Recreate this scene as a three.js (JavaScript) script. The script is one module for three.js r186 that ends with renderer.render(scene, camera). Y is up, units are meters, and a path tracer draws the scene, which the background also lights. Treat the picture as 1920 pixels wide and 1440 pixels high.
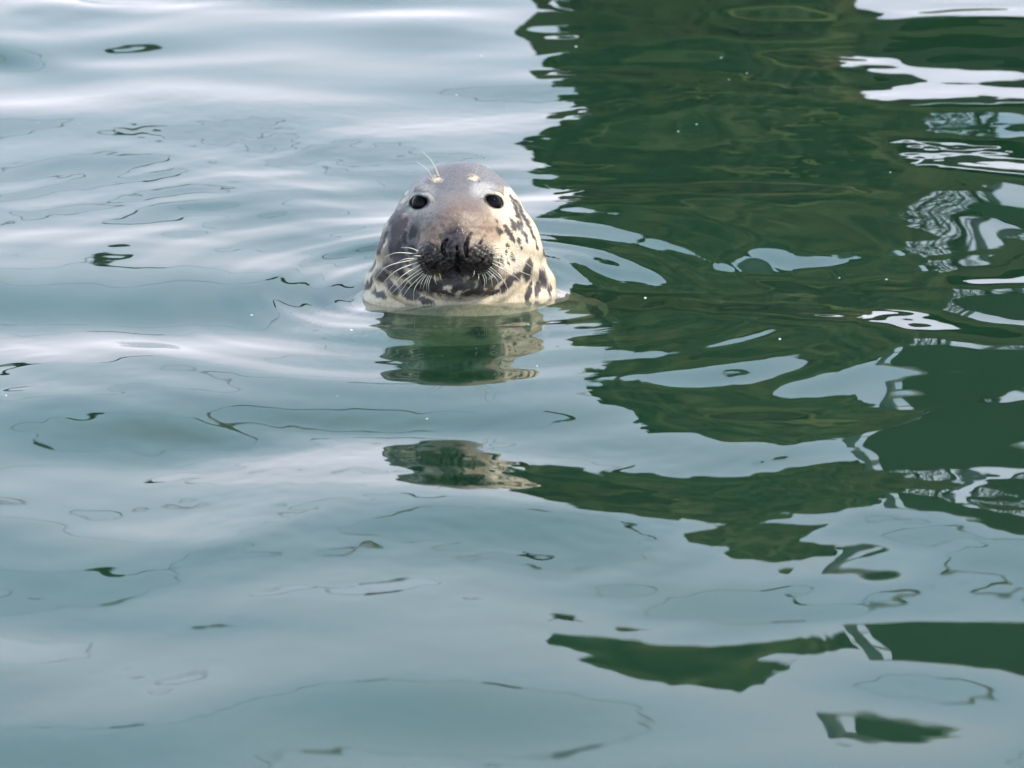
import * as THREE from 'three';
import { ImprovedNoise } from 'three/addons/math/ImprovedNoise.js';
import { mergeGeometries } from 'three/addons/utils/BufferGeometryUtils.js';
import { RoundedBoxGeometry } from 'three/addons/geometries/RoundedBoxGeometry.js';

// ---------------------------------------------------------------- camera, sky, sun, exposure
const scene = new THREE.Scene();
const PITCH = 13.99 * Math.PI / 180;
const camera = new THREE.PerspectiveCamera(8, 4 / 3, 0.1, 2000);
camera.position.set(0.089, 2.130, 9.227);
camera.lookAt(0.089, 2.130 - Math.sin(PITCH), 9.227 - Math.cos(PITCH));
camera.focus = 9.35;
camera.userData.fStop = 8;

const renderer = new THREE.WebGLRenderer({ antialias: true });
renderer.toneMapping = THREE.LinearToneMapping;
renderer.toneMappingExposure = 1.0;
renderer.shadowMap.enabled = true;

const noiseGen = new ImprovedNoise();
const noise = (x, y, z) => noiseGen.noise(x, y, z);
const fbm = (x, y, z, n = 4) => { let a = 0.5, s = 0; for (let i = 0; i < n; i++) { s += a * noise(x, y, z); x = x * 2.03 + 17.1; y = y * 2.03 + 5.3; z = z * 2.03 + 9.7; a *= 0.5; } return s; };
let seed = 20231;
const rnd = () => { seed = (seed * 1664525 + 1013904223) >>> 0; return seed / 4294967296; };
const lerp = (a, b, t) => a + (b - a) * t;
const clamp01 = (x) => (x < 0 ? 0 : x > 1 ? 1 : x);
const smooth = (a, b, x) => { const t = clamp01((x - a) / (b - a)); return t * t * (3 - 2 * t); };

{ // bright hazy sky: milky white low down, blue grey higher, thin streaky cloud
  const W = 1024, H = 512, data = new Float32Array(W * H * 4);
  const stops = [[0, 1.86, 1.84, 2.08], [7, 1.66, 1.72, 2.02], [14, 1.38, 1.69, 2.10], [22, 1.16, 1.64, 2.14], [32, 0.86, 1.32, 1.80], [50, 0.34, 0.60, 0.90], [90, 0.22, 0.40, 0.66]];
  for (let j = 0; j < H; j++) {
    const el = (j + 0.5) / H * 180 - 90, e = Math.max(0, el);
    let k = 0; while (k < stops.length - 2 && e > stops[k + 1][0]) k++;
    const t = smooth(stops[k][0], stops[k + 1][0], e), c = [1, 2, 3].map((i) => lerp(stops[k][i], stops[k + 1][i], t));
    for (let i = 0; i < W; i++) {
      const az = (i + 0.5) / W * Math.PI * 2, ce = Math.cos(e * Math.PI / 180), dx = Math.cos(az) * ce, dz = Math.sin(az) * ce, dy = Math.sin(e * Math.PI / 180);
      const cl = smooth(-0.05, 0.45, fbm(dx * 2.2 / (dy + 0.35), 3.7, dz * 2.2 / (dy + 0.35), 5)) * 0.4 * smooth(3, 14, e);
      const o = (j * W + i) * 4;
      data[o] = lerp(c[0], 1.4, cl); data[o + 1] = lerp(c[1], 1.48, cl); data[o + 2] = lerp(c[2], 1.68, cl); data[o + 3] = 1;
    }
  }
  const sky = new THREE.DataTexture(data, W, H, THREE.RGBAFormat, THREE.FloatType);
  sky.mapping = THREE.EquirectangularReflectionMapping;
  sky.magFilter = THREE.LinearFilter; sky.minFilter = THREE.LinearFilter; sky.needsUpdate = true;
  scene.background = sky; scene.environment = sky;
}
const sun = new THREE.DirectionalLight(new THREE.Color(1, 0.94, 0.82), 5);
sun.position.set(7.8, 10.2, 2.2);
sun.castShadow = true;
sun.shadow.mapSize.set(2048, 2048);
Object.assign(sun.shadow.camera, { left: -9, right: 9, top: 9, bottom: -9, near: 1, far: 40 });
scene.add(sun); scene.add(sun.target);

const add = (o, parent = scene) => { o.castShadow = true; o.receiveShadow = true; parent.add(o); return o; };
const taken = new Map();
const numbered = (n) => { const k = taken.get(n) ?? 0; taken.set(n, k + 1); return k ? `${n}_${String(k).padStart(3, '0')}` : n; };
const mesh = (name, geo, mat, parent) => { const m = new THREE.Mesh(geo, mat); m.name = parent ? name : numbered(name); return add(m, parent ?? scene); };
const thing = (name, label, category, group) => { const g = new THREE.Group(); g.name = numbered(name); g.userData = { label, category }; if (group) g.userData.group = group; scene.add(g); return g; };
const std = (r, g, b, roughness = 0.8, extra = {}) => { const m = new THREE.MeshStandardMaterial({ roughness, ...extra }); m.color.setRGB(r, g, b); return m; };

// ---------------------------------------------------------------- water
const waves = [];
for (let i = 0; i < 46; i++) {
  const lam = 0.29 * Math.pow(1.15 / 0.29, rnd()), a = (rnd() - 0.5) * 2.9 + 0.12, k = 2 * Math.PI / lam;
  waves.push([k * Math.sin(a), k * Math.cos(a), rnd() * 6.283, 0.0086 / k * (0.6 + 0.8 * rnd()) * Math.pow(lam / 0.58, 0.35)]);
}
const chop = [];
for (let i = 0; i < 22; i++) {
  const lam = 0.10 * Math.pow(0.24 / 0.10, rnd()), a = (rnd() - 0.5) * 3.0, k = 2 * Math.PI / lam;
  chop.push([k * Math.sin(a), k * Math.cos(a), rnd() * 6.283, 0.0030 / k]);
}
const ripples = [];
for (let i = 0; i < 26; i++) {
  const lam = 0.036 * Math.pow(0.10 / 0.036, rnd()), a = (rnd() - 0.5) * 2.8, k = 2 * Math.PI / lam;
  ripples.push([k * Math.sin(a), k * Math.cos(a), rnd() * 6.283, 0.0016 / k]);
}
function waterHeight(x, z) {
  const wx = x + 0.10 * noise(x * 1.7, 0.3, z * 1.7), wz = z + 0.10 * noise(x * 1.7 + 7.1, 4.3, z * 1.7);
  let h = 0;
  for (const w of waves) h += w[3] * Math.sin(w[0] * wx + w[1] * wz + w[2]);
  const lull = smooth(0.9, 2.4, z); h *= 1 - 0.3 * lull;   // a calmer stretch nearer the shore
  let f = 0, q = 0;
  for (const w of chop) q += w[3] * Math.sin(w[0] * wx + w[1] * wz + w[2]);
  h += q * (1 - 0.75 * lull) * (0.25 + 1.2 * smooth(-0.2, 0.4, noise(x * 0.9 + 13, 2.8, z * 0.9)));
  const patch = 0.35 + 1.3 * smooth(-0.15, 0.45, noise(x * 1.1 + 3, 8.8, z * 1.1));
  for (const w of ripples) f += w[3] * Math.sin(w[0] * wx + w[1] * wz + w[2]);
  h += f * patch;
  // rings spreading from the seal's neck
  const r0 = Math.hypot(x, z), r = r0 + 0.02 * noise(x * 5, 1.1, z * 5) + 0.05 * noise(x * 1.6, 2.1, z * 1.6), calm = smooth(0.05, 0.2, r0);
  const k1 = 2 * Math.PI / 0.165, k2 = 2 * Math.PI / 0.058;
  h += calm * (0.070 / k1 * Math.sin(k1 * r) * Math.exp(-Math.max(0, r0 - 0.2) / 0.52) + 0.066 / k2 * Math.sin(k2 * r + 1) * Math.exp(-Math.max(0, r0 - 0.17) / 0.20));
  h += 0.011 * Math.exp(-((x * x) / 0.04 + (z - 0.18) * (z - 0.18) / 0.006));   // water pushed up against the chest
  return h;
}
function lines(lo, hi, step, far, ratio) {
  const a = [], n = Math.round((hi - lo) / step);
  for (let i = 0; i <= n; i++) a.push(lo + (hi - lo) * i / n);
  let s = step; while (a[a.length - 1] < far) { s *= ratio; a.push(a[a.length - 1] + s); }
  s = step; while (a[0] > -far) { s *= ratio; a.unshift(a[0] - s); }
  return a;
}
{
  const xs = lines(-1.55, 1.7, 0.0092, 420, 1.16), zs = lines(-4.7, 3.6, 0.0092, 420, 1.16), nx = xs.length, nz = zs.length;
  const top = new Float32Array(nx * nz);
  for (let j = 0; j < nz; j++) for (let i = 0; i < nx; i++) {
    const out = Math.hypot(Math.max(0, Math.abs(xs[i] - 0.07) - 1.6), Math.max(0, Math.abs(zs[j] + 0.55) - 4.2));
    top[j * nx + i] = out > 12 ? 0 : waterHeight(xs[i], zs[j]) * Math.exp(-out / 2.2);
  }
  const n = nx * nz, pos = new Float32Array((n + 8) * 3), nor = new Float32Array((n + 8) * 3), idx = [];
  for (let j = 0; j < nz; j++) for (let i = 0; i < nx; i++) {
    const o = j * nx + i, i0 = Math.max(0, i - 1), i1 = Math.min(nx - 1, i + 1), j0 = Math.max(0, j - 1), j1 = Math.min(nz - 1, j + 1);
    const gx = (top[j * nx + i1] - top[j * nx + i0]) / (xs[i1] - xs[i0]), gz = (top[j1 * nx + i] - top[j0 * nx + i]) / (zs[j1] - zs[j0]), l = Math.hypot(gx, 1, gz);
    pos.set([xs[i], top[o], zs[j]], o * 3); nor.set([-gx / l, 1 / l, -gz / l], o * 3);
    if (i < nx - 1 && j < nz - 1) idx.push(o, o + nx, o + 1, o + 1, o + nx, o + nx + 1);
  }
  // the sides and the underside close the body of water
  const D = -2.9, c = [0, nx - 1, n - 1, n - nx], b = n;
  c.forEach((o, m) => { pos.set([pos[o * 3], 0, pos[o * 3 + 2]], (b + m) * 3); pos.set([pos[o * 3], D, pos[o * 3 + 2]], (b + 4 + m) * 3); nor.set([0, -1, 0], (b + m) * 3); nor.set([0, -1, 0], (b + 4 + m) * 3); });
  for (let m = 0; m < 4; m++) { const q = (m + 1) % 4; idx.push(b + m, b + q, b + 4 + m, b + q, b + 4 + q, b + 4 + m); }
  idx.push(b + 4, b + 5, b + 6, b + 4, b + 6, b + 7);
  const g = new THREE.BufferGeometry();
  g.setAttribute('position', new THREE.BufferAttribute(pos, 3));
  g.setAttribute('normal', new THREE.BufferAttribute(nor, 3));
  g.setIndex(idx);
  const m = new THREE.MeshPhysicalMaterial({ roughness: 0.015, ior: 1.333, transmission: 1, thickness: 2.9, attenuationDistance: 0.6 });
  m.color.setRGB(0.97, 1, 0.98);
  m.attenuationColor.setRGB(0.35, 0.55, 0.42);
  const w = mesh('water', g, m);
  w.userData = { kind: 'structure', label: 'calm teal harbour water with soft rounded ripples and rings', category: 'water' };
  // the murk: added green sheets standing in for light scattered in cloudy water
  const murkVeil = new THREE.MeshStandardMaterial({ roughness: 1, transparent: true, opacity: 0.46 }); murkVeil.color.setRGB(0.035, 0.135, 0.055);
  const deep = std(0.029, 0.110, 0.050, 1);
  murkVeil.color.copy(deep.color);
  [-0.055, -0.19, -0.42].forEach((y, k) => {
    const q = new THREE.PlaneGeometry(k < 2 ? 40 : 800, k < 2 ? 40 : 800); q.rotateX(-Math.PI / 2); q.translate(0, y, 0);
    const o = mesh(k < 2 ? 'murk_sheet' : 'opaque_murk_sheet', q, k < 2 ? murkVeil : deep, w); o.userData.kind = 'stuff';
  });
}

// ---------------------------------------------------------------- seal: shape
const S = Math.sin(13 * Math.PI / 180), C = Math.cos(13 * Math.PI / 180);
// face frame: X across, V up the face, W out of it; the head is carried 13 degrees back
const face = (X, V, W) => [X, V * C + W * S, -V * S + W * C];
const U = 0.00023, FX = (a) => (a - 892) * U, FV = (b) => (1128 - b) * U;   // facial measurements, 0.23 mm units from the brow line sheet

const PROFILE = [[0, 0.2275], [0.028, 0.2235], [0.050, 0.2135], [0.0745, 0.196], [0.0965, 0.171], [0.112, 0.143], [0.1245, 0.113], [0.138, 0.084], [0.151, 0.052], [0.1625, 0.022], [0.170, -0.002], [0.186, -0.04], [0.212, -0.09], [0.246, -0.16], [0.272, -0.25], [0.286, -0.40], [0.282, -0.60], [0.25, -0.85], [0.20, -1.08], [0.14, -1.28], [0.08, -1.42], [0.045, -1.50], [0, -1.53]];
const curve = new THREE.CatmullRomCurve3(PROFILE.map(([r, y]) => new THREE.Vector3(r, y, 0)), false, 'centripetal').getPoints(130);
const TR = 140, TY = 480, RMAX = 0.56, Y0 = -1.66, Y1 = 0.36, table = new Float32Array(TR * TY);
for (let j = 0; j < TY; j++) {
  const y = lerp(Y0, Y1, j / (TY - 1));
  for (let i = 0; i < TR; i++) {
    const r = RMAX * i / (TR - 1);
    let best = 1e9, sign = 1;
    for (let k = 0; k < curve.length - 1; k++) {
      const a = curve[k], b = curve[k + 1], dx = b.x - a.x, dy = b.y - a.y, t = clamp01(((r - a.x) * dx + (y - a.y) * dy) / (dx * dx + dy * dy));
      const ex = r - a.x - dx * t, ey = y - a.y - dy * t, d = ex * ex + ey * ey;
      if (d < best) { best = d; sign = dx * ey - dy * ex > 0 ? 1 : -1; }
    }
    table[j * TR + i] = Math.sqrt(best) * sign;
  }
}
function lathe(r, y) {
  const fi = Math.min(TR - 1.001, r / RMAX * (TR - 1)), fj = Math.min(TY - 1.001, Math.max(0, (y - Y0) / (Y1 - Y0) * (TY - 1))), i = fi | 0, j = fj | 0, a = fi - i, b = fj - j, o = j * TR + i;
  return (table[o] * (1 - a) + table[o + 1] * a) * (1 - b) + (table[o + TR] * (1 - a) + table[o + TR + 1] * a) * b;
}
const smin = (a, b, k) => { const h = Math.max(k - Math.abs(a - b), 0) / k; return Math.min(a, b) - h * h * k * 0.25; };
const smax = (a, b, k) => -smin(-a, -b, k);
const ell = (x, y, z, rx, ry, rz) => { const k0 = Math.hypot(x / rx, y / ry, z / rz), k1 = Math.hypot(x / (rx * rx), y / (ry * ry), z / (rz * rz)); return k1 < 1e-9 ? -Math.min(rx, ry, rz) : k0 * (k0 - 1) / k1; };
function cone(px, py, pz, a, b, r1, r2) {
  const bx = b[0] - a[0], by = b[1] - a[1], bz = b[2] - a[2], ax = px - a[0], ay = py - a[1], az = pz - a[2], t = clamp01((ax * bx + ay * by + az * bz) / (bx * bx + by * by + bz * bz));
  return Math.hypot(ax - bx * t, ay - by * t, az - bz * t) - lerp(r1, r2, t);
}
const trunk = (x, y, z) => lathe(Math.hypot(x, z * (1 + 0.16 * smooth(0.10, 0.02, y) * smooth(-0.5, -0.1, y))), y);
let ROLL = null, EYES = null, CUTS = null;
function headShape(x, y, z) {           // without the eyes
  let d = trunk(x, y, z);
  if (y < -0.09 || y > 0.27 || z < -0.13) return d;
  const X = x, V = y * C - z * S, W = y * S + z * C;
  if (Math.abs(X) < 0.2 && W > -0.05) {
    let f = cone(X, V, W, [-0.001, 0.148, 0.068], [-0.001, 0.096, 0.168], 0.070, 0.056);                  // forehead to snout
    f = smin(f, ell(X + 0.001, V - 0.110, W - 0.150, 0.062, 0.040, 0.062), 0.03);                          // swollen roman nose
    for (const s of [-1, 1]) f = smin(f, ell(X - s * 0.036, V - 0.064, W - 0.178, 0.038, 0.035, 0.046), 0.016);   // whisker pads
    f = smin(f, ell(X + 0.002, V - 0.083, W - 0.205, 0.027, 0.031, 0.030), 0.014);                          // nose
    let j = ell(X, V - 0.034, W - 0.092, 0.102, 0.050, 0.090);                                              // lower jaw
    j = smin(j, ell(X + 0.002, V - 0.014, W - 0.132, 0.054, 0.026, 0.052), 0.024);                           // chin
    f = smin(f, j, 0.016);
    d = smin(d, f, 0.030);
    for (const s of [-1, 1]) d = smin(d, ell(X - s * 0.098, V - 0.075, W - 0.075, 0.040, 0.060, 0.05), 0.03);  // cheeks
    for (const s of [-1, 1]) d = smin(d, ell(X - s * 0.054, V - 0.178, W - 0.100, 0.022, 0.011, 0.014), 0.02);  // brows
    if (ROLL) { let q = 1; for (let i = 0; i < ROLL.length - 1; i++) q = Math.min(q, cone(x, y, z, ROLL[i], ROLL[i + 1], ROLL[i][3], ROLL[i + 1][3])); d = smin(d, q, 0.0035); }
    if (W > 0.12 && V < 0.15) {
      const X1 = X + 0.002;
      if (CUTS) for (const c of CUTS) { let q = 1; for (let i = 0; i < c.length - 1; i++) q = Math.min(q, cone(x, y, z, c[i], c[i + 1], c[i][3], c[i + 1][3])); d -= 0.0016 * Math.exp(-((q - 0.004) * (q - 0.004)) / 0.00001) * (c.rim || 0); d = smax(d, -q, 0.0022); }
    }
  }
  return d;
}
const FW = [0, S, C];
function march(X, V, fn = headShape) {   // where a line along the face normal meets the skin
  let W = 0.34;
  for (let i = 0; i < 220; i++) { const p = face(X, V, W), d = fn(...p); if (d < 0.0003) return W; W -= Math.max(0.0004, d * 0.6); if (W < -0.3) break; }
  return null;
}
{ // the roll of skin under the jaw
  const pts = [[318, 905, 0.008], [345, 985, 0.015], [420, 1080, 0.019], [540, 1148, 0.021], [700, 1192, 0.022], [880, 1206, 0.022], [1050, 1182, 0.022], [1180, 1112, 0.021], [1275, 1015, 0.019], [1335, 920, 0.013], [1360, 850, 0.007]];
  ROLL = pts.map(([a, b, r]) => { const X = FX(a), V = FV(b), W = march(X, V, trunk); return [...face(X, V, W - r * 0.42), r]; });
}
{ // slit nostrils, the cleft of the lip and the creases beside the nose
  const cuts = [[[812, 735, 0.0012], [778, 775, 0.0032], [774, 815, 0.0038], [800, 862, 0.0016]], [[980, 696, 0.0014], [956, 740, 0.0026], [938, 800, 0.0038], [950, 864, 0.0016]], [[876, 790, 0.0012], [880, 880, 0.0026], [880, 975, 0.0034]], [[1078, 716, 0.0008], [1044, 764, 0.0014]], [[672, 752, 0.0007], [700, 780, 0.0011]]];
  CUTS = cuts.map((l, i) => Object.assign(l.map(([a, b, q]) => { const X = FX(a), V = FV(b), W = march(X, V); return [...face(X, V, W - q * 0.3), q]; }), { rim: i < 2 ? 1 : 0 }));
}
// eyes set in the skin
EYES = [[584, 458, -1], [1152, 452, 1]].map(([a, b, s]) => { const X = FX(a), V = FV(b), W = march(X, V), p = face(X, V, W), e = 0.008;
  const n = new THREE.Vector3(headShape(p[0] + e, p[1], p[2]) - headShape(p[0] - e, p[1], p[2]), headShape(p[0], p[1] + e, p[2]) - headShape(p[0], p[1] - e, p[2]), headShape(p[0], p[1], p[2] + e) - headShape(p[0], p[1], p[2] - e)).normalize();
  return { X, V, W, s, p, n }; });
function eyeDist(e, X, V) {             // almond outline in the plane of the face, 1 on the lid edge
  const t = e.s < 0 ? 0.05 : -0.42, dx = X - e.X, dv = V - e.V, u = dx * Math.cos(t) + dv * Math.sin(t), v = -dx * Math.sin(t) + dv * Math.cos(t);
  return Math.hypot(u / (e.s < 0 ? 0.0148 : 0.0144), v / (e.s < 0 ? 0.0100 : 0.0094)) + 0.10 * smooth(0.004, 0.014, Math.abs(u)) - 0.24 * smooth(0.008, 0.017, -u * e.s);
}
function sealShape(x, y, z) {
  let d = headShape(x, y, z);
  if (y > 0.1 && z > 0 && Math.abs(d) < 0.03) {
    const X = x, V = y * C - z * S, W = y * S + z * C;
    for (const e of EYES) {
      const q = eyeDist(e, X, V);
      if (q < 2.6 && W > e.W - 0.03) {
        d -= lerp(0.0002, 0.0010, smooth(-0.008, 0.008, V - e.V)) * Math.exp(-((q - 1.35) * (q - 1.35)) / 0.06);                              // lids
        if (V > e.V - 0.004) d += 0.0009 * Math.exp(-((q - 1.85) * (q - 1.85)) / 0.015) * smooth(-0.004, 0.004, V - e.V);   // crease above the lid
        const hollow = Math.max((q - 0.97) * 0.0110, -(W - (e.W - 0.028)));
        d = smax(d, -hollow, 0.003);
      }
    }
  }
  // flesh texture: wrinkled nose and pads, soft folds in the neck
  if (Math.abs(d) < 0.012) {
    const X = x, V = y * C - z * S, W = y * S + z * C;
    if (W > 0.13 && V > 0.02 && V < 0.135) {
      const m = smooth(0.13, 0.19, W);
      d += m * (0.0018 * noise(X * 95, V * 95, W * 95) + 0.0013 * Math.abs(noise(X * 210 + 9, V * 150, W * 150)) );
      if (V < 0.085) for (const s of [-1, 1]) {   // rows of whisker bumps
        const a = X * s;
        if (a > 0.018 && a < 0.078) { const cu = Math.sin((a + V * 0.25) * 2 * Math.PI / 0.0105), cv = Math.sin((V - a * 0.22) * 2 * Math.PI / 0.0095); d -= m * 0.0011 * Math.max(0, cu * cv); }
      }
    }
    if (z > -0.1) d += 0.0020 * Math.sin((V + 0.30 * Math.abs(X) + 0.006 * noise(x * 14, y * 14, z * 14)) * 2 * Math.PI / 0.042) * smooth(0.075, 0.13, Math.abs(X)) * smooth(0.115, 0.05, V);
    d += 0.0024 * noise(x * 15, y * 15, z * 15) + 0.0010 * noise(x * 30, y * 30, z * 30) + 0.0005 * noise(x * 70, y * 34, z * 70);
  }
  return d;
}
// surface nets over the distance field, blocks far from the skin skipped
function skin(lo, hi, h) {
  const n = [0, 1, 2].map((i) => Math.ceil((hi[i] - lo[i]) / h)), [nx, ny, nz] = n, B = 8;
  const f = new Float32Array((nx + 1) * (ny + 1) * (nz + 1)).fill(1), sx = nx + 1, sxy = sx * (ny + 1);
  const R = B * h * 0.95 + 0.012;
  for (let bz = 0; bz <= nz; bz += B) for (let by = 0; by <= ny; by += B) for (let bx = 0; bx <= nx; bx += B) {
    const dc = headShape(lo[0] + (bx + B / 2) * h, lo[1] + (by + B / 2) * h, lo[2] + (bz + B / 2) * h);
    if (Math.abs(dc) > R) { if (dc < 0) for (let k = bz; k < Math.min(bz + B, nz + 1); k++) for (let j = by; j < Math.min(by + B, ny + 1); j++) for (let i = bx; i < Math.min(bx + B, nx + 1); i++) f[k * sxy + j * sx + i] = -1; continue; }
    for (let k = bz; k < Math.min(bz + B, nz + 1); k++) for (let j = by; j < Math.min(by + B, ny + 1); j++) for (let i = bx; i < Math.min(bx + B, nx + 1); i++) f[k * sxy + j * sx + i] = sealShape(lo[0] + i * h, lo[1] + j * h, lo[2] + k * h);
  }
  const id = new Int32Array(f.length).fill(-1), pos = [], quad = [];
  const corner = [0, 1, sx, sx + 1, sxy, sxy + 1, sxy + sx, sxy + sx + 1], edges = [[0, 1], [2, 3], [4, 5], [6, 7], [0, 2], [1, 3], [4, 6], [5, 7], [0, 4], [1, 5], [2, 6], [3, 7]];
  for (let k = 0; k < nz; k++) for (let j = 0; j < ny; j++) for (let i = 0; i < nx; i++) {
    const o = k * sxy + j * sx + i; let m = 0;
    for (let c = 0; c < 8; c++) if (f[o + corner[c]] < 0) m++;
    if (m === 0 || m === 8) continue;
    let x = 0, y = 0, z = 0, q = 0;
    for (const [a, b] of edges) {
      const fa = f[o + corner[a]], fb = f[o + corner[b]];
      if ((fa < 0) === (fb < 0)) continue;
      const t = fa / (fa - fb);
      x += lerp(a & 1, b & 1, t); y += lerp((a >> 1) & 1, (b >> 1) & 1, t); z += lerp(a >> 2, b >> 2, t); q++;
    }
    id[o] = pos.length / 3; pos.push(lo[0] + (i + x / q) * h, lo[1] + (j + y / q) * h, lo[2] + (k + z / q) * h);
  }
  for (let k = 1; k < nz; k++) for (let j = 1; j < ny; j++) for (let i = 1; i < nx; i++) {
    const o = k * sxy + j * sx + i, s = f[o] < 0;
    for (const [st, a, b] of [[1, sx, sxy], [sx, sxy, 1], [sxy, 1, sx]]) {
      if ((f[o + st] < 0) === s) continue;
      const p = [id[o - a - b], id[o - b], id[o], id[o - a]];
      if (p.some((v) => v < 0)) continue;
      if (s) quad.push(p[0], p[1], p[2], p[0], p[2], p[3]); else quad.push(p[0], p[2], p[1], p[0], p[3], p[2]);
    }
  }
  const g = new THREE.BufferGeometry(), nor = new Float32Array(pos.length), e = h * 0.6;
  for (let v = 0; v < pos.length; v += 3) {
    const [x, y, z] = [pos[v], pos[v + 1], pos[v + 2]];
    const a = sealShape(x + e, y, z) - sealShape(x - e, y, z), b = sealShape(x, y + e, z) - sealShape(x, y - e, z), c = sealShape(x, y, z + e) - sealShape(x, y, z - e), l = Math.hypot(a, b, c) || 1;
    nor[v] = a / l; nor[v + 1] = b / l; nor[v + 2] = c / l;
  }
  g.setAttribute('position', new THREE.Float32BufferAttribute(pos, 3));
  g.setAttribute('normal', new THREE.BufferAttribute(nor, 3));
  g.setIndex(quad);
  return g;
}

// ---------------------------------------------------------------- seal: coat
// dark blotches of the coat on the face and neck [across, down, half length, half width, turn in degrees]
const SPOTS = [
  [1295, 640, 34, 17, 60], [1255, 690, 58, 22, 65], [1335, 640, 40, 16, 62], [1290, 735, 24, 13, 70], [1330, 738, 20, 12, 80], [1200, 668, 26, 12, 55], [1180, 680, 30, 10, 62], [1350, 610, 24, 10, 60],
  [1365, 560, 70, 13, 62], [1320, 540, 38, 11, 58], [1300, 480, 55, 11, 55], [1430, 680, 72, 12, 68], [1395, 600, 60, 12, 66], [1165, 597, 18, 6, 60], [1330, 480, 60, 9, 58], [1290, 430, 34, 8, 52],
  [1398, 960, 84, 30, 105], [1510, 1020, 74, 27, 84], [1470, 1095, 56, 22, 95], [1528, 838, 46, 14, 65], [1300, 1015, 62, 34, 150], [1240, 1070, 60, 26, 140], [1130, 1125, 66, 20, 155],
  [1205, 870, 20, 10, 80], [1185, 900, 22, 9, 70], [1250, 900, 22, 8, 75], [1290, 870, 24, 10, 80], [1250, 780, 20, 12, 70], [1215, 920, 18, 9, 60],
  [395, 1090, 62, 34, 50], [520, 1120, 84, 44, 35], [310, 1000, 62, 50, 20], [400, 940, 80, 36, 25], [440, 880, 70, 40, 70], [470, 990, 60, 22, 42], [225, 1040, 50, 16, 100], [185, 1085, 40, 18, 120],
  [300, 790, 56, 20, 110], [335, 720, 60, 18, 112], [410, 790, 90, 46, 95], [430, 650, 110, 44, 95], [400, 560, 60, 24, 110], [480, 720, 60, 24, 85], [545, 680, 44, 26, 110], [480, 610, 40, 26, 100], [540, 830, 36, 20, 80], [470, 840, 40, 16, 85], [510, 900, 40, 14, 60],
  [440, 420, 34, 10, 115], [290, 1135, 60, 26, 20], [640, 1185, 60, 20, 12], [1400, 1130, 56, 24, 100], [1560, 1110, 46, 18, 80], [230, 930, 40, 16, 115], [1230, 640, 22, 9, 60], [1370, 690, 30, 11, 64], [1390, 740, 24, 9, 66], [1275, 590, 24, 9, 58], [1345, 790, 16, 9, 70], [1240, 830, 20, 9, 72], [1460, 780, 26, 9, 66], [1420, 1050, 20, 10, 100], [672, 452, 20, 3.5, 0], [500, 480, 18, 3.5, 20], [1068, 432, 20, 3.5, 0], [865, 1060, 70, 40, 5], [720, 1070, 50, 24, 20], [960, 1080, 44, 24, 160],
  [640, 1040, 60, 26, 30], [760, 1120, 90, 20, 12], [980, 1130, 80, 18, 170], [590, 1080, 44, 20, 35], [1080, 1060, 60, 22, 150],
].map(([a, b, l, w, t]) => [FX(a), FV(b), l * (l < 45 ? 1.3 : 1.12) * U, w * (l < 45 ? 1.3 : 1.12) * U, Math.cos(t * Math.PI / 180), -Math.sin(t * Math.PI / 180)]);
const patchAt = (X, V, a, b, rx, ry, soft = 0.5) => 1 - smooth(1 - soft, 1 + soft, Math.hypot((X - FX(a)) / (rx * U), (V - FV(b)) / (ry * U)));
const mix3 = (c, d, t) => { c[0] += (d[0] - c[0]) * t; c[1] += (d[1] - c[1]) * t; c[2] += (d[2] - c[2]) * t; };
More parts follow.
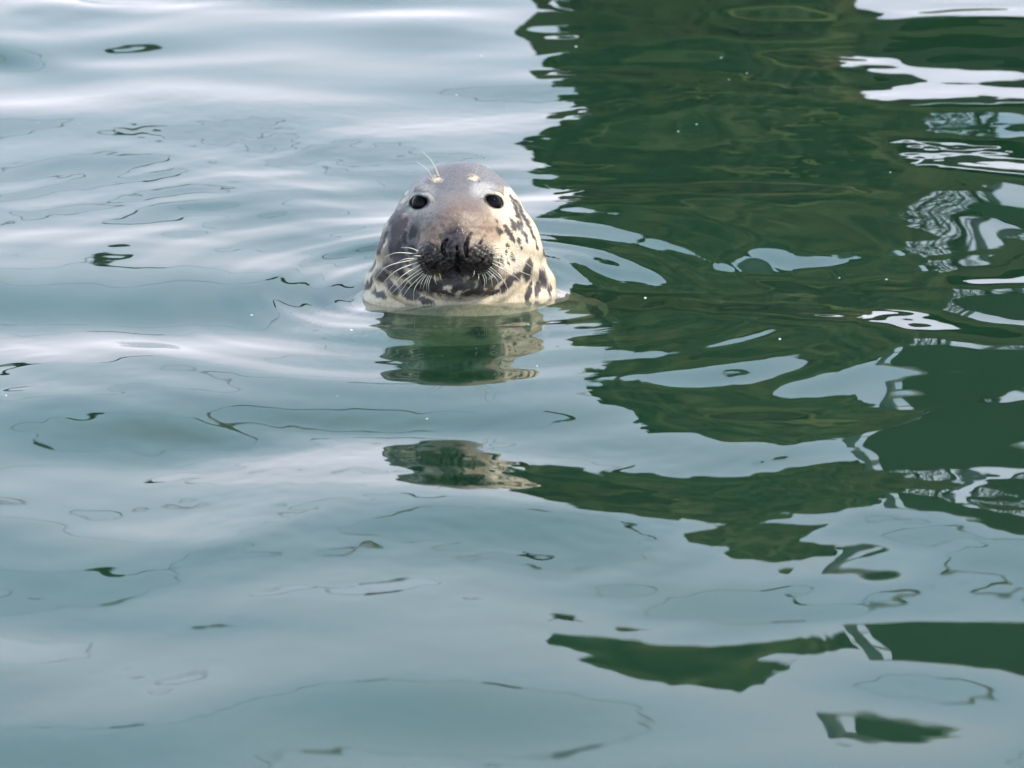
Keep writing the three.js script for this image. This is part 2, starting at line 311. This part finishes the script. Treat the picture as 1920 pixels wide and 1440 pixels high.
function coat(x, y, z) {
  const X = x, V = y * C - z * S, W = y * S + z * C;
  // coarse-edged hair tips: shift the markings along the lie of the fur
  const wx = X + 0.0040 * noise(x * 75, y * 60, z * 75) + 0.0016 * noise(x * 420, y * 100, z * 420), wv = V + 0.0055 * noise(x * 75 + 5, y * 60, z * 75) + 0.0042 * noise(x * 520 + 5, y * 80, z * 520);
  const c = [0.74, 0.58, 0.40];
  const big = fbm(x * 9, y * 9 + 3, z * 9, 3);
  mix3(c, [0.50, 0.41, 0.35], smooth(0.0, 0.3, big) * 0.6);
  const front = smooth(-0.03, 0.03, W);
  // grey crown and back
  const crown = smooth(0.158, 0.176, wv - 0.10 * Math.max(0, Math.abs(wx) - 0.05) + 0.02 * big + 0.010 * noise(x * 40, y * 40, z * 40));
  mix3(c, [0.200, 0.182, 0.196], crown * 0.95);
  // dusky cheek on one side
  mix3(c, [0.125, 0.100, 0.105], patchAt(wx, wv, 480, 700, 190, 300, 0.5) * 0.92 * smooth(-0.30, 0.12, noise(x * 55, y * 30, z * 55)));
  mix3(c, [0.150, 0.120, 0.125], patchAt(wx, wv, 620, 660, 170, 210, 0.5) * 0.85);
  // forehead and bridge, rusty towards the nose
  mix3(c, [0.172, 0.150, 0.160], patchAt(wx, wv, 880, 430, 215, 300, 0.35) * 0.92);
  mix3(c, [0.190, 0.115, 0.082], patchAt(wx, wv, 940, 585, 215, 170, 0.65) * 0.8);
  mix3(c, [0.20, 0.095, 0.052], patchAt(wx, wv, 1120, 690, 80, 110, 0.6) * 0.6);
  mix3(c, [0.26, 0.135, 0.08], patchAt(wx, wv, 690, 730, 80, 100, 0.6) * 0.55);
  mix3(c, [0.36, 0.27, 0.20], patchAt(wx, wv, 960, 600, 110, 60, 0.7) * 0.6);
  // pale rings and patches round the eyes, brows and ears
  mix3(c, [0.42, 0.37, 0.34], patchAt(wx, wv, 615, 375, 95, 52, 0.5) * 0.85);
  mix3(c, [0.42, 0.385, 0.365], patchAt(wx, wv, 1070, 365, 92, 58, 0.5) * 0.9);  // pale brow fur with a lilac-white highlight painted in
  mix3(c, [0.62, 0.54, 0.42], patchAt(wx, wv, 570, 520, 78, 26, 0.5) * 0.4);
  mix3(c, [0.66, 0.57, 0.42], patchAt(wx, wv, 1195, 510, 60, 60, 0.5) * 0.85);
  mix3(c, [0.66, 0.52, 0.38], patchAt(wx, wv, 725, 280, 34, 20, 0.5));
  mix3(c, [0.68, 0.52, 0.38], patchAt(wx, wv, 995, 278, 38, 18, 0.5));
  mix3(c, [0.70, 0.62, 0.48], patchAt(wx, wv, 1250, 375, 46, 32, 0.35));
  mix3(c, [0.66, 0.56, 0.46], patchAt(wx, wv, 482, 372, 30, 22, 0.35));
  mix3(c, [0.12, 0.05, 0.04], patchAt(wx, wv, 448, 410, 14, 26, 0.4) * front);
  // blotches
  let s = 0;
  if (front > 0) for (const q of SPOTS) {
    const dx = wx - q[0], dv = wv - q[1];
    if (Math.abs(dx) > 0.035 || Math.abs(dv) > 0.035) continue;
    const u = (dx * q[4] + dv * q[5]) / q[2], v = (-dx * q[5] + dv * q[4]) / q[3];
    s = Math.max(s, 1 - smooth(0.72, 1.26, Math.hypot(u, v) + 0.16 * noise(x * 700, y * 110, z * 700)));
  }
  s *= front;
  // the same blotching over the body, where the head's markings end
  const under = Math.max(1 - front, smooth(-0.015, -0.05, y));
  s = Math.max(s, under * smooth(0.06, 0.16, fbm(x * 8.5 + 2, y * 6 + 1, z * 8.5, 3)));
  mix3(c, [0.036, 0.028, 0.034], s * 0.95);
  // black skin of nose, pads, lips and eyelids, shade painted into lower pads
  const pad = Math.max(patchAt(wx, wv, 700, 885, 135, 130, 0.3), patchAt(wx, wv, 1040, 880, 125, 130, 0.3), patchAt(wx, wv, 870, 910, 190, 130, 0.25), patchAt(wx, wv, 860, 750, 105, 110, 0.4), patchAt(wx, wv, 870, 650, 50, 55, 0.6) * 0.6) * smooth(0.10, 0.15, W);
  const nose = patchAt(wx, wv, 872, 750, 150, 120, 0.5) * smooth(-0.5, 0.1, noise(x * 110, y * 110, z * 110) + 0.3 * noise(x * 260, y * 260, z * 260));
  mix3(c, [0.010 + 0.045 * nose, 0.007 + 0.036 * nose, 0.008 + 0.039 * nose], pad * Math.min(1, 0.97 + 0.2 * noise(x * 160, y * 160, z * 160)));
  mix3(c, [0.040, 0.030, 0.030], patchAt(wx, wv, 880, 1040, 390, 125, 0.25) * 0.92 * smooth(0.08, 0.12, W) * smooth(-0.30, -0.05, noise(x * 55, y * 70, z * 55)));  // dark mottled chin, deepened by painted shade from the muzzle
  for (const e of EYES) { const q = eyeDist(e, X, V); if (z > 0) mix3(c, [0.026, 0.016, 0.015], 1 - smooth(1.10, 1.42, q)); }
  if (W > 0.15 && CUTS) for (const k of CUTS) { let q = 1; for (let i = 0; i < k.length - 1; i++) q = Math.min(q, cone(x, y, z, k[i], k[i + 1], k[i][3], k[i + 1][3])); mix3(c, [0.010, 0.007, 0.008], 1 - smooth(0.0003, 0.0022, q)); }   // inner shade of the slits painted in as black
  // hair grain
  const g = 1 + 0.34 * noise(x * 620, y * 240, z * 620) + 0.20 * noise(x * 1200, y * 700, z * 1200) + 0.12 * noise(x * 180, y * 90, z * 180);
  return [c[0] * g, c[1] * g, c[2] * g];
}

const seal = thing('seal', 'grey seal with dark spotted cream coat raising its whiskered head from the water', 'seal');
{
  const head = skin([-0.235, -0.055, -0.235], [0.235, 0.245, 0.275], 0.0021);
  const body = skin([-0.31, -1.57, -0.31], [0.31, -0.048, 0.31], 0.0085);
  const g = mergeGeometries([head, body]);
  const p = g.attributes.position, col = new Float32Array(p.count * 3), uv = new Float32Array(p.count * 2);
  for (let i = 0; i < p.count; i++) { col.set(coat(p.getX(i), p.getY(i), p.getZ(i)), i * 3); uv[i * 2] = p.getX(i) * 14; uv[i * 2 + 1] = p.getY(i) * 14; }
  g.setAttribute('color', new THREE.BufferAttribute(col, 3));
  g.setAttribute('uv', new THREE.BufferAttribute(uv, 2));
  const N = 512, px = new Uint8Array(N * N * 4);
  for (let j = 0; j < N; j++) for (let i = 0; i < N; i++) { const v = 128 + 150 * noise(i * 0.22, j * 0.07, 1.5) + 70 * noise(i * 0.6, j * 0.2, 7.5); px.set([v, v, v, 255].map((t) => Math.max(0, Math.min(255, t))), (j * N + i) * 4); }
  const fur = new THREE.DataTexture(px, N, N); fur.wrapS = fur.wrapT = THREE.MirroredRepeatWrapping; fur.magFilter = THREE.LinearFilter; fur.needsUpdate = true;
  const m = new THREE.MeshPhysicalMaterial({ vertexColors: true, roughness: 0.52, specularIntensity: 0.7, bumpMap: fur, bumpScale: 0.0007, clearcoat: 0.14, clearcoatRoughness: 0.32 });
  // wet bare skin of nose, pads and lips
  const ix = g.index.array, dry = [], wet = [], bare = (i) => { const x = p.getX(i), y = p.getY(i), z = p.getZ(i), V = y * C - z * S, W = y * S + z * C; return W > 0.15 && V > 0.034 && V < 0.12 && col[i * 3] < 0.16; };
  for (let i = 0; i < ix.length; i += 3) (bare(ix[i]) && bare(ix[i + 1]) && bare(ix[i + 2]) ? wet : dry).push(ix[i], ix[i + 1], ix[i + 2]);
  g.setIndex(dry.concat(wet)); g.addGroup(0, dry.length, 0); g.addGroup(dry.length, wet.length, 1);
  const wm2 = m.clone(); wm2.roughness = 0.24; wm2.specularIntensity = 0.5; wm2.clearcoat = 0; wm2.bumpScale = 0.0002;
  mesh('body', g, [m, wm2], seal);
  // eyes
  const em = new THREE.MeshPhysicalMaterial({ roughness: 0.05, specularIntensity: 0.22 }); em.color.setRGB(0.005, 0.003, 0.004);
  for (const e of EYES) {
    const ball = new THREE.SphereGeometry(0.0196, 48, 32), o = mesh('eye', ball, em, seal);
    o.position.set(...e.p).addScaledVector(e.n.clone().add(new THREE.Vector3(...FW)).normalize(), -0.0172);
  }
  // whiskers and brow bristles: [root, bend, tip]
  const W3 = [
    [600, 825, 540, 800, 465, 795], [575, 840, 430, 833, 345, 862], [618, 857, 575, 856, 545, 857], [590, 872, 490, 880, 435, 905], [590, 876, 360, 935, 272, 1027], [595, 900, 430, 965, 305, 1082], [610, 918, 480, 998, 370, 1112], [620, 945, 500, 1030, 385, 1140],
    [625, 965, 520, 1040, 457, 1122], [635, 978, 530, 1080, 474, 1152], [645, 985, 565, 1090, 553, 1184], [655, 985, 620, 1040, 600, 1102], [668, 990, 640, 1050, 622, 1102], [680, 992, 655, 1050, 650, 1102], [690, 995, 668, 1060, 668, 1116], [712, 990, 715, 1040, 727, 1066], [747, 985, 755, 1018, 763, 1036],
    [1120, 787, 1170, 775, 1216, 763], [1130, 801, 1250, 797, 1342, 804], [1112, 822, 1160, 812, 1200, 808], [1105, 840, 1230, 838, 1330, 880], [1120, 862, 1240, 890, 1345, 965], [1118, 878, 1230, 938, 1336, 1037], [1120, 883, 1290, 948, 1418, 1002], [1115, 898, 1200, 948, 1302, 1012],
    [1105, 925, 1190, 998, 1256, 1112], [1098, 938, 1180, 1008, 1242, 1062], [1090, 955, 1165, 1025, 1196, 1117], [1085, 968, 1122, 1010, 1136, 1082], [1072, 978, 1090, 1020, 1089, 1062], [1058, 980, 1078, 1040, 1072, 1102], [1032, 978, 1035, 1020, 1028, 1052], [1003, 958, 1000, 990, 986, 1012], [1150, 868, 1330, 880, 1432, 947],
  ];
  const B3 = [[735, 270, 690, 160, 615, 80], [741, 268, 722, 212, 708, 185], [697, 297, 652, 215, 575, 158], [690, 300, 668, 280, 655, 270], [978, 268, 993, 212, 1015, 170], [998, 270, 1040, 165, 1099, 78], [1030, 296, 1080, 225, 1167, 168], [1034, 303, 1070, 272, 1105, 245]];
  const wm = new THREE.MeshPhysicalMaterial({ roughness: 0.35 }); wm.color.setRGB(0.78, 0.70, 0.54);
  const strand = (name, a, brow) => {
    const X0 = FX(a[0]), V0 = FV(a[1]), W0 = march(X0, V0) ?? 0.15;
    const lift = (X, V, w) => { const s = march(X, V); return s === null ? w : Math.max(w, s + (brow ? 0.01 : 0.012)); };
    const Xm = FX(a[2]), Vm = FV(a[3]), Xe = FX(a[4]), Ve = FV(a[5]);
    const Wm = brow ? W0 + 0.012 : lift(Xm, Vm, W0 + 0.006), We = brow ? W0 + 0.02 : lift(Xe, Ve, W0 - 0.012);
    const path = new THREE.CatmullRomCurve3([new THREE.Vector3(...face(X0, V0, W0 - 0.006)), new THREE.Vector3(...face(Xm, Vm, Wm)), new THREE.Vector3(...face(Xe, Ve, We))]);
    const T = 12, Q = 5, g = new THREE.TubeGeometry(path, T, 1, Q, false), pp = g.attributes.position, c = new THREE.Vector3();
    for (let i = 0; i <= T; i++) { path.getPointAt(i / T, c); const r = lerp(brow ? 0.00082 : 0.00088, 0.00026, Math.pow(i / T, 1.3)); for (let q = 0; q <= Q; q++) { const k = i * (Q + 1) + q; pp.setXYZ(k, c.x + (pp.getX(k) - c.x) * r, c.y + (pp.getY(k) - c.y) * r, c.z + (pp.getZ(k) - c.z) * r); } }
    mesh(name, g, wm, seal);
  };
  for (const a of W3) strand('whisker', a, false);
  for (const a of B3) strand('brow_whisker', a, true);
}

seal.position.y = -0.007;

// ---------------------------------------------------------------- the jetty that the water mirrors, beyond the top of the picture
const darkWood = std(0.035, 0.045, 0.030, 0.9), oldWood = std(0.085, 0.080, 0.040, 0.9), weed = std(0.035, 0.055, 0.018, 0.95), greyPaint = std(0.20, 0.22, 0.22, 0.6), palePaint = std(0.55, 0.54, 0.50, 0.6), net = std(0.06, 0.075, 0.06, 0.9), ropeMat = std(0.13, 0.13, 0.05, 0.9), tar = std(0.022, 0.026, 0.024, 0.7);
const box = (w, h, d, x, y, z, r = 0.008) => { const g = new RoundedBoxGeometry(w, h, d, 2, r); g.translate(x, y, z); return g; };
const rod = (pts, r, seg = 24) => new THREE.TubeGeometry(new THREE.CatmullRomCurve3(pts.map((p) => new THREE.Vector3(...p))), seg, r, 8);
const jetty = thing('jetty', 'dark weathered timber jetty with horizontal planks beyond the seal', 'jetty');
for (let i = 0; i < 6; i++) mesh('plank', box(0.72, 0.135, 0.05, 0.53 + 0.04 * Math.sin(i * 2.4), 0.09 + i * 0.15, -4.7), i % 2 ? darkWood : oldWood, jetty);
for (const [i, y] of [[0, 0.06], [1, 0.43], [2, 0.80]]) mesh('plank', box(5.3, 0.15, 0.05, 3.58 + 0.02 * Math.sin(i * 2.4), y, -4.706), i % 2 ? darkWood : oldWood, jetty);
mesh('deck', box(6.0, 0.07, 2.2, 3.25, 0.93, -5.8), oldWood, jetty);
for (let i = 0; i < 4; i++) { const g = new THREE.CylinderGeometry(0.11, 0.12, 3.4, 14); g.translate(0.35 + i * 1.7, -0.85, -4.9); mesh('pile', g, weed, jetty); }
{
  const post = thing('mooring_post', 'tall round tarred mooring post beside the jetty', 'post');
  const g = new THREE.CylinderGeometry(0.125, 0.145, 4.3, 20, 30), p = g.attributes.position;
  for (let i = 0; i < p.count; i++) { const s = 1 + 0.06 * noise(p.getX(i) * 12, p.getY(i) * 3, p.getZ(i) * 12); p.setX(i, p.getX(i) * s); p.setZ(i, p.getZ(i) * s); }
  g.computeVertexNormals(); g.translate(0.56, -0.40, -5.2); mesh('shaft', g, darkWood, post);
  const cap = new THREE.ConeGeometry(0.16, 0.14, 20); cap.translate(0.56, 1.82, -5.2); mesh('cap', cap, weed, post);
  for (const y of [1.5, 1.6]) { const t = new THREE.TorusGeometry(0.15, 0.022, 8, 28); t.rotateX(Math.PI / 2 + 0.06); t.translate(0.56, y, -5.2); mesh('rope_turn', t, ropeMat, post); }
}
function creel(x, y, z, turn, label) {
  const t = thing('lobster_creel', label, 'creel', 'creels stacked on the jetty');
  mesh('base', box(0.66, 0.04, 0.44, 0, 0.02, 0), oldWood, t);
  for (const i of [-1, 0, 1]) { const pts = []; for (let k = 0; k <= 10; k++) { const a = Math.PI * k / 10; pts.push([i * 0.31, 0.04 + 0.36 * Math.pow(Math.sin(a), 0.6), -0.21 * Math.cos(a)]); } mesh('hoop', rod(pts, 0.016), greyPaint, t); }
  const bars = [];
  for (let k = 1; k < 14; k++) { const a = Math.PI * k / 14; bars.push(rod([[-0.31, 0.04 + 0.355 * Math.pow(Math.sin(a), 0.6), -0.208 * Math.cos(a)], [0.31, 0.04 + 0.355 * Math.pow(Math.sin(a), 0.6), -0.208 * Math.cos(a)]], 0.004, 2)); }
  for (let k = 0; k < 30; k++) { const xx = -0.29 + k * 0.020 + 0.014 * (rnd() - 0.5), lean = 0.16 * (rnd() - 0.5), pts = []; for (let q = 0; q <= 8; q++) { const a = Math.PI * q / 8; pts.push([Math.max(-0.3, Math.min(0.3, xx + lean * Math.sin(q * 0.8))), 0.04 + 0.352 * Math.pow(Math.sin(a), 0.6), -0.206 * Math.cos(a)]); } bars.push(rod(pts, 0.004, 10)); }
  const n = mesh('netting', mergeGeometries(bars), net, t); n.userData.kind = 'stuff';
  t.position.set(x, y, z); t.rotation.y = turn;
}
creel(1.02, 0.967, -4.98, 0.06, 'net covered creel on the jetty, beside the mooring post');
creel(1.78, 0.967, -5.0, -0.1, 'net covered creel at the bottom of the creel stack');
creel(1.86, 1.375, -5.0, 0.05, 'net covered creel on top of another creel');
for (let i = 0; i < 4; i++) {
  const t = thing('fish_box', ['dark green fish box on the jetty deck, lowest of its stack', 'dark green fish box, second up in its stack', 'dark green fish box directly under the top box of its stack', 'dark green fish box on top of its stack'][i], 'fish box', 'fish boxes on the jetty');
  mesh('side', box(0.50, 0.15, 0.34, 0, 0.08, 0, 0.02), i === 1 ? weed : darkWood, t); mesh('rim', box(0.54, 0.025, 0.38, 0, 0.166, 0), darkWood, t);
  t.position.set(0.66 + 0.02 * Math.sin(i * 3), 0.967 + i * 0.182, -4.92); t.rotation.y = 0.08 * Math.sin(i * 2);
}
{
  const rail = thing('jetty_railing', 'grey tube railing with pale top rail along the jetty', 'railing');
  for (const x of [0.98, 2.3, 3.6]) mesh('railing_post', rod([[x, 0.96, -4.76], [x, 1.94, -4.76]], 0.03, 4), greyPaint, rail);
  for (const [y, r, m] of [[1.28, 0.016, greyPaint], [1.94, 0.024, palePaint]]) mesh('rail', rod([[0.96, y, -4.76], [5.2, y, -4.76]], r, 8), m, rail);
  const cloth = thing('canvas_dodger', 'dark canvas sheet laced along the jetty railing', 'canvas');
  const g = new THREE.BoxGeometry(2.6, 0.66, 0.012, 60, 10, 1), p = g.attributes.position;
  for (let i = 0; i < p.count; i++) { p.setZ(i, p.getZ(i) + 0.03 * noise(p.getX(i) * 3, p.getY(i) * 2, 0.4)); p.setY(i, p.getY(i) - (p.getY(i) < 0 ? 0.05 * noise(p.getX(i) * 2.3, 4.4, 1) : 0)); }
  g.computeVertexNormals(); g.translate(2.35, 1.58, -4.70); mesh('sheet', g, tar, cloth);
}
{ // a heap of old trawl net hung over the end of the jetty
  const heap = thing('net_heap', 'heap of olive trawl net hanging over the jetty edge', 'net');
  const g = new THREE.IcosahedronGeometry(1, 40), p = g.attributes.position, col = new Float32Array(p.count * 3);
  for (let i = 0; i < p.count; i++) {
    const x = p.getX(i), y = p.getY(i), z = p.getZ(i), k = 1 + 0.42 * fbm(x * 1.6 + 4, y * 1.6, z * 1.6, 4) + 0.10 * noise(x * 8, y * 8, z * 8);
    p.setXYZ(i, (x * k * 0.44) * (1 - 0.45 * Math.max(0, y)) + 0.10 * Math.max(0, y), y * k * 0.92, z * k * 0.20);
    const t = smooth(-0.15, 0.25, fbm(x * 2.4, y * 2.4 + 9, z * 2.4, 3)), a = [0.028, 0.034, 0.022]; mix3(a, [0.115, 0.105, 0.048], t); col.set(a, i * 3);
  }
  g.computeVertexNormals(); g.setAttribute('color', new THREE.BufferAttribute(col, 3)); g.translate(0.64, 0.86, -4.72);
  mesh('bundle', g, std(1, 1, 1, 0.95, { vertexColors: true }), heap);
  for (const [y, d] of [[0.42, 0.10], [0.78, 0.14]]) mesh('draped_rope', rod([[0.22, y + d, -4.60], [0.45, y, -4.50], [0.72, y - 0.03, -4.49], [0.98, y + d, -4.60]], 0.018, 24), ropeMat, heap);
}
{
  const line = thing('float_line', 'drying line hung with small net floats between two posts beyond the seal', 'line');
  for (const x of [-9, 7.5]) mesh('line_post', rod([[x, -2.6, -6.2], [x, 4.9, -6.2]], 0.08, 6), tar, line);
  for (const y of [1.25, 1.9, 2.9, 4.3]) {
    const sag = (x) => y + 0.0045 * x * x;
    mesh('rope', rod([-9, -6, -3, 0, 3, 7.5].map((x) => [x, sag(x), -6.2]), 0.004, 40), tar, line);
    for (let x = -4.4; x < 2.6; x += (0.28 + 0.75 * rnd()) * (y < 2.5 ? 1.7 : 1)) {
      const l = 0.05 + 0.16 * rnd(), g = new THREE.CapsuleGeometry(0.016 + 0.024 * rnd(), l, 4, 10); g.rotateZ(Math.PI / 2 + (rnd() - 0.5) * 0.6); g.translate(x, sag(x), -6.2);
      mesh('float', g, rnd() < 0.38 ? palePaint : tar, line);
    }
  }
}

{ // flecks of foam and drifting specks on the water
  const g = [];
  for (let i = 0; i < 46; i++) { const x = -1.0 + 2.1 * rnd(), z = -2.6 + 3.7 * rnd(), r = 0.0009 + 0.0012 * rnd() * rnd(); if (Math.hypot(x, z) < 0.24) continue; const b = new THREE.SphereGeometry(r, 8, 6); b.scale(1 + rnd(), 0.7, 1 + rnd()); b.translate(x, waterHeight(x, z) + r * 0.2, z); g.push(b); }
  const o = mesh('foam_flecks', mergeGeometries(g), std(0.75, 0.75, 0.72, 0.6)); o.userData = { kind: 'stuff', label: 'tiny white foam flecks drifting on the water', category: 'foam' };
}

renderer.render(scene, camera);
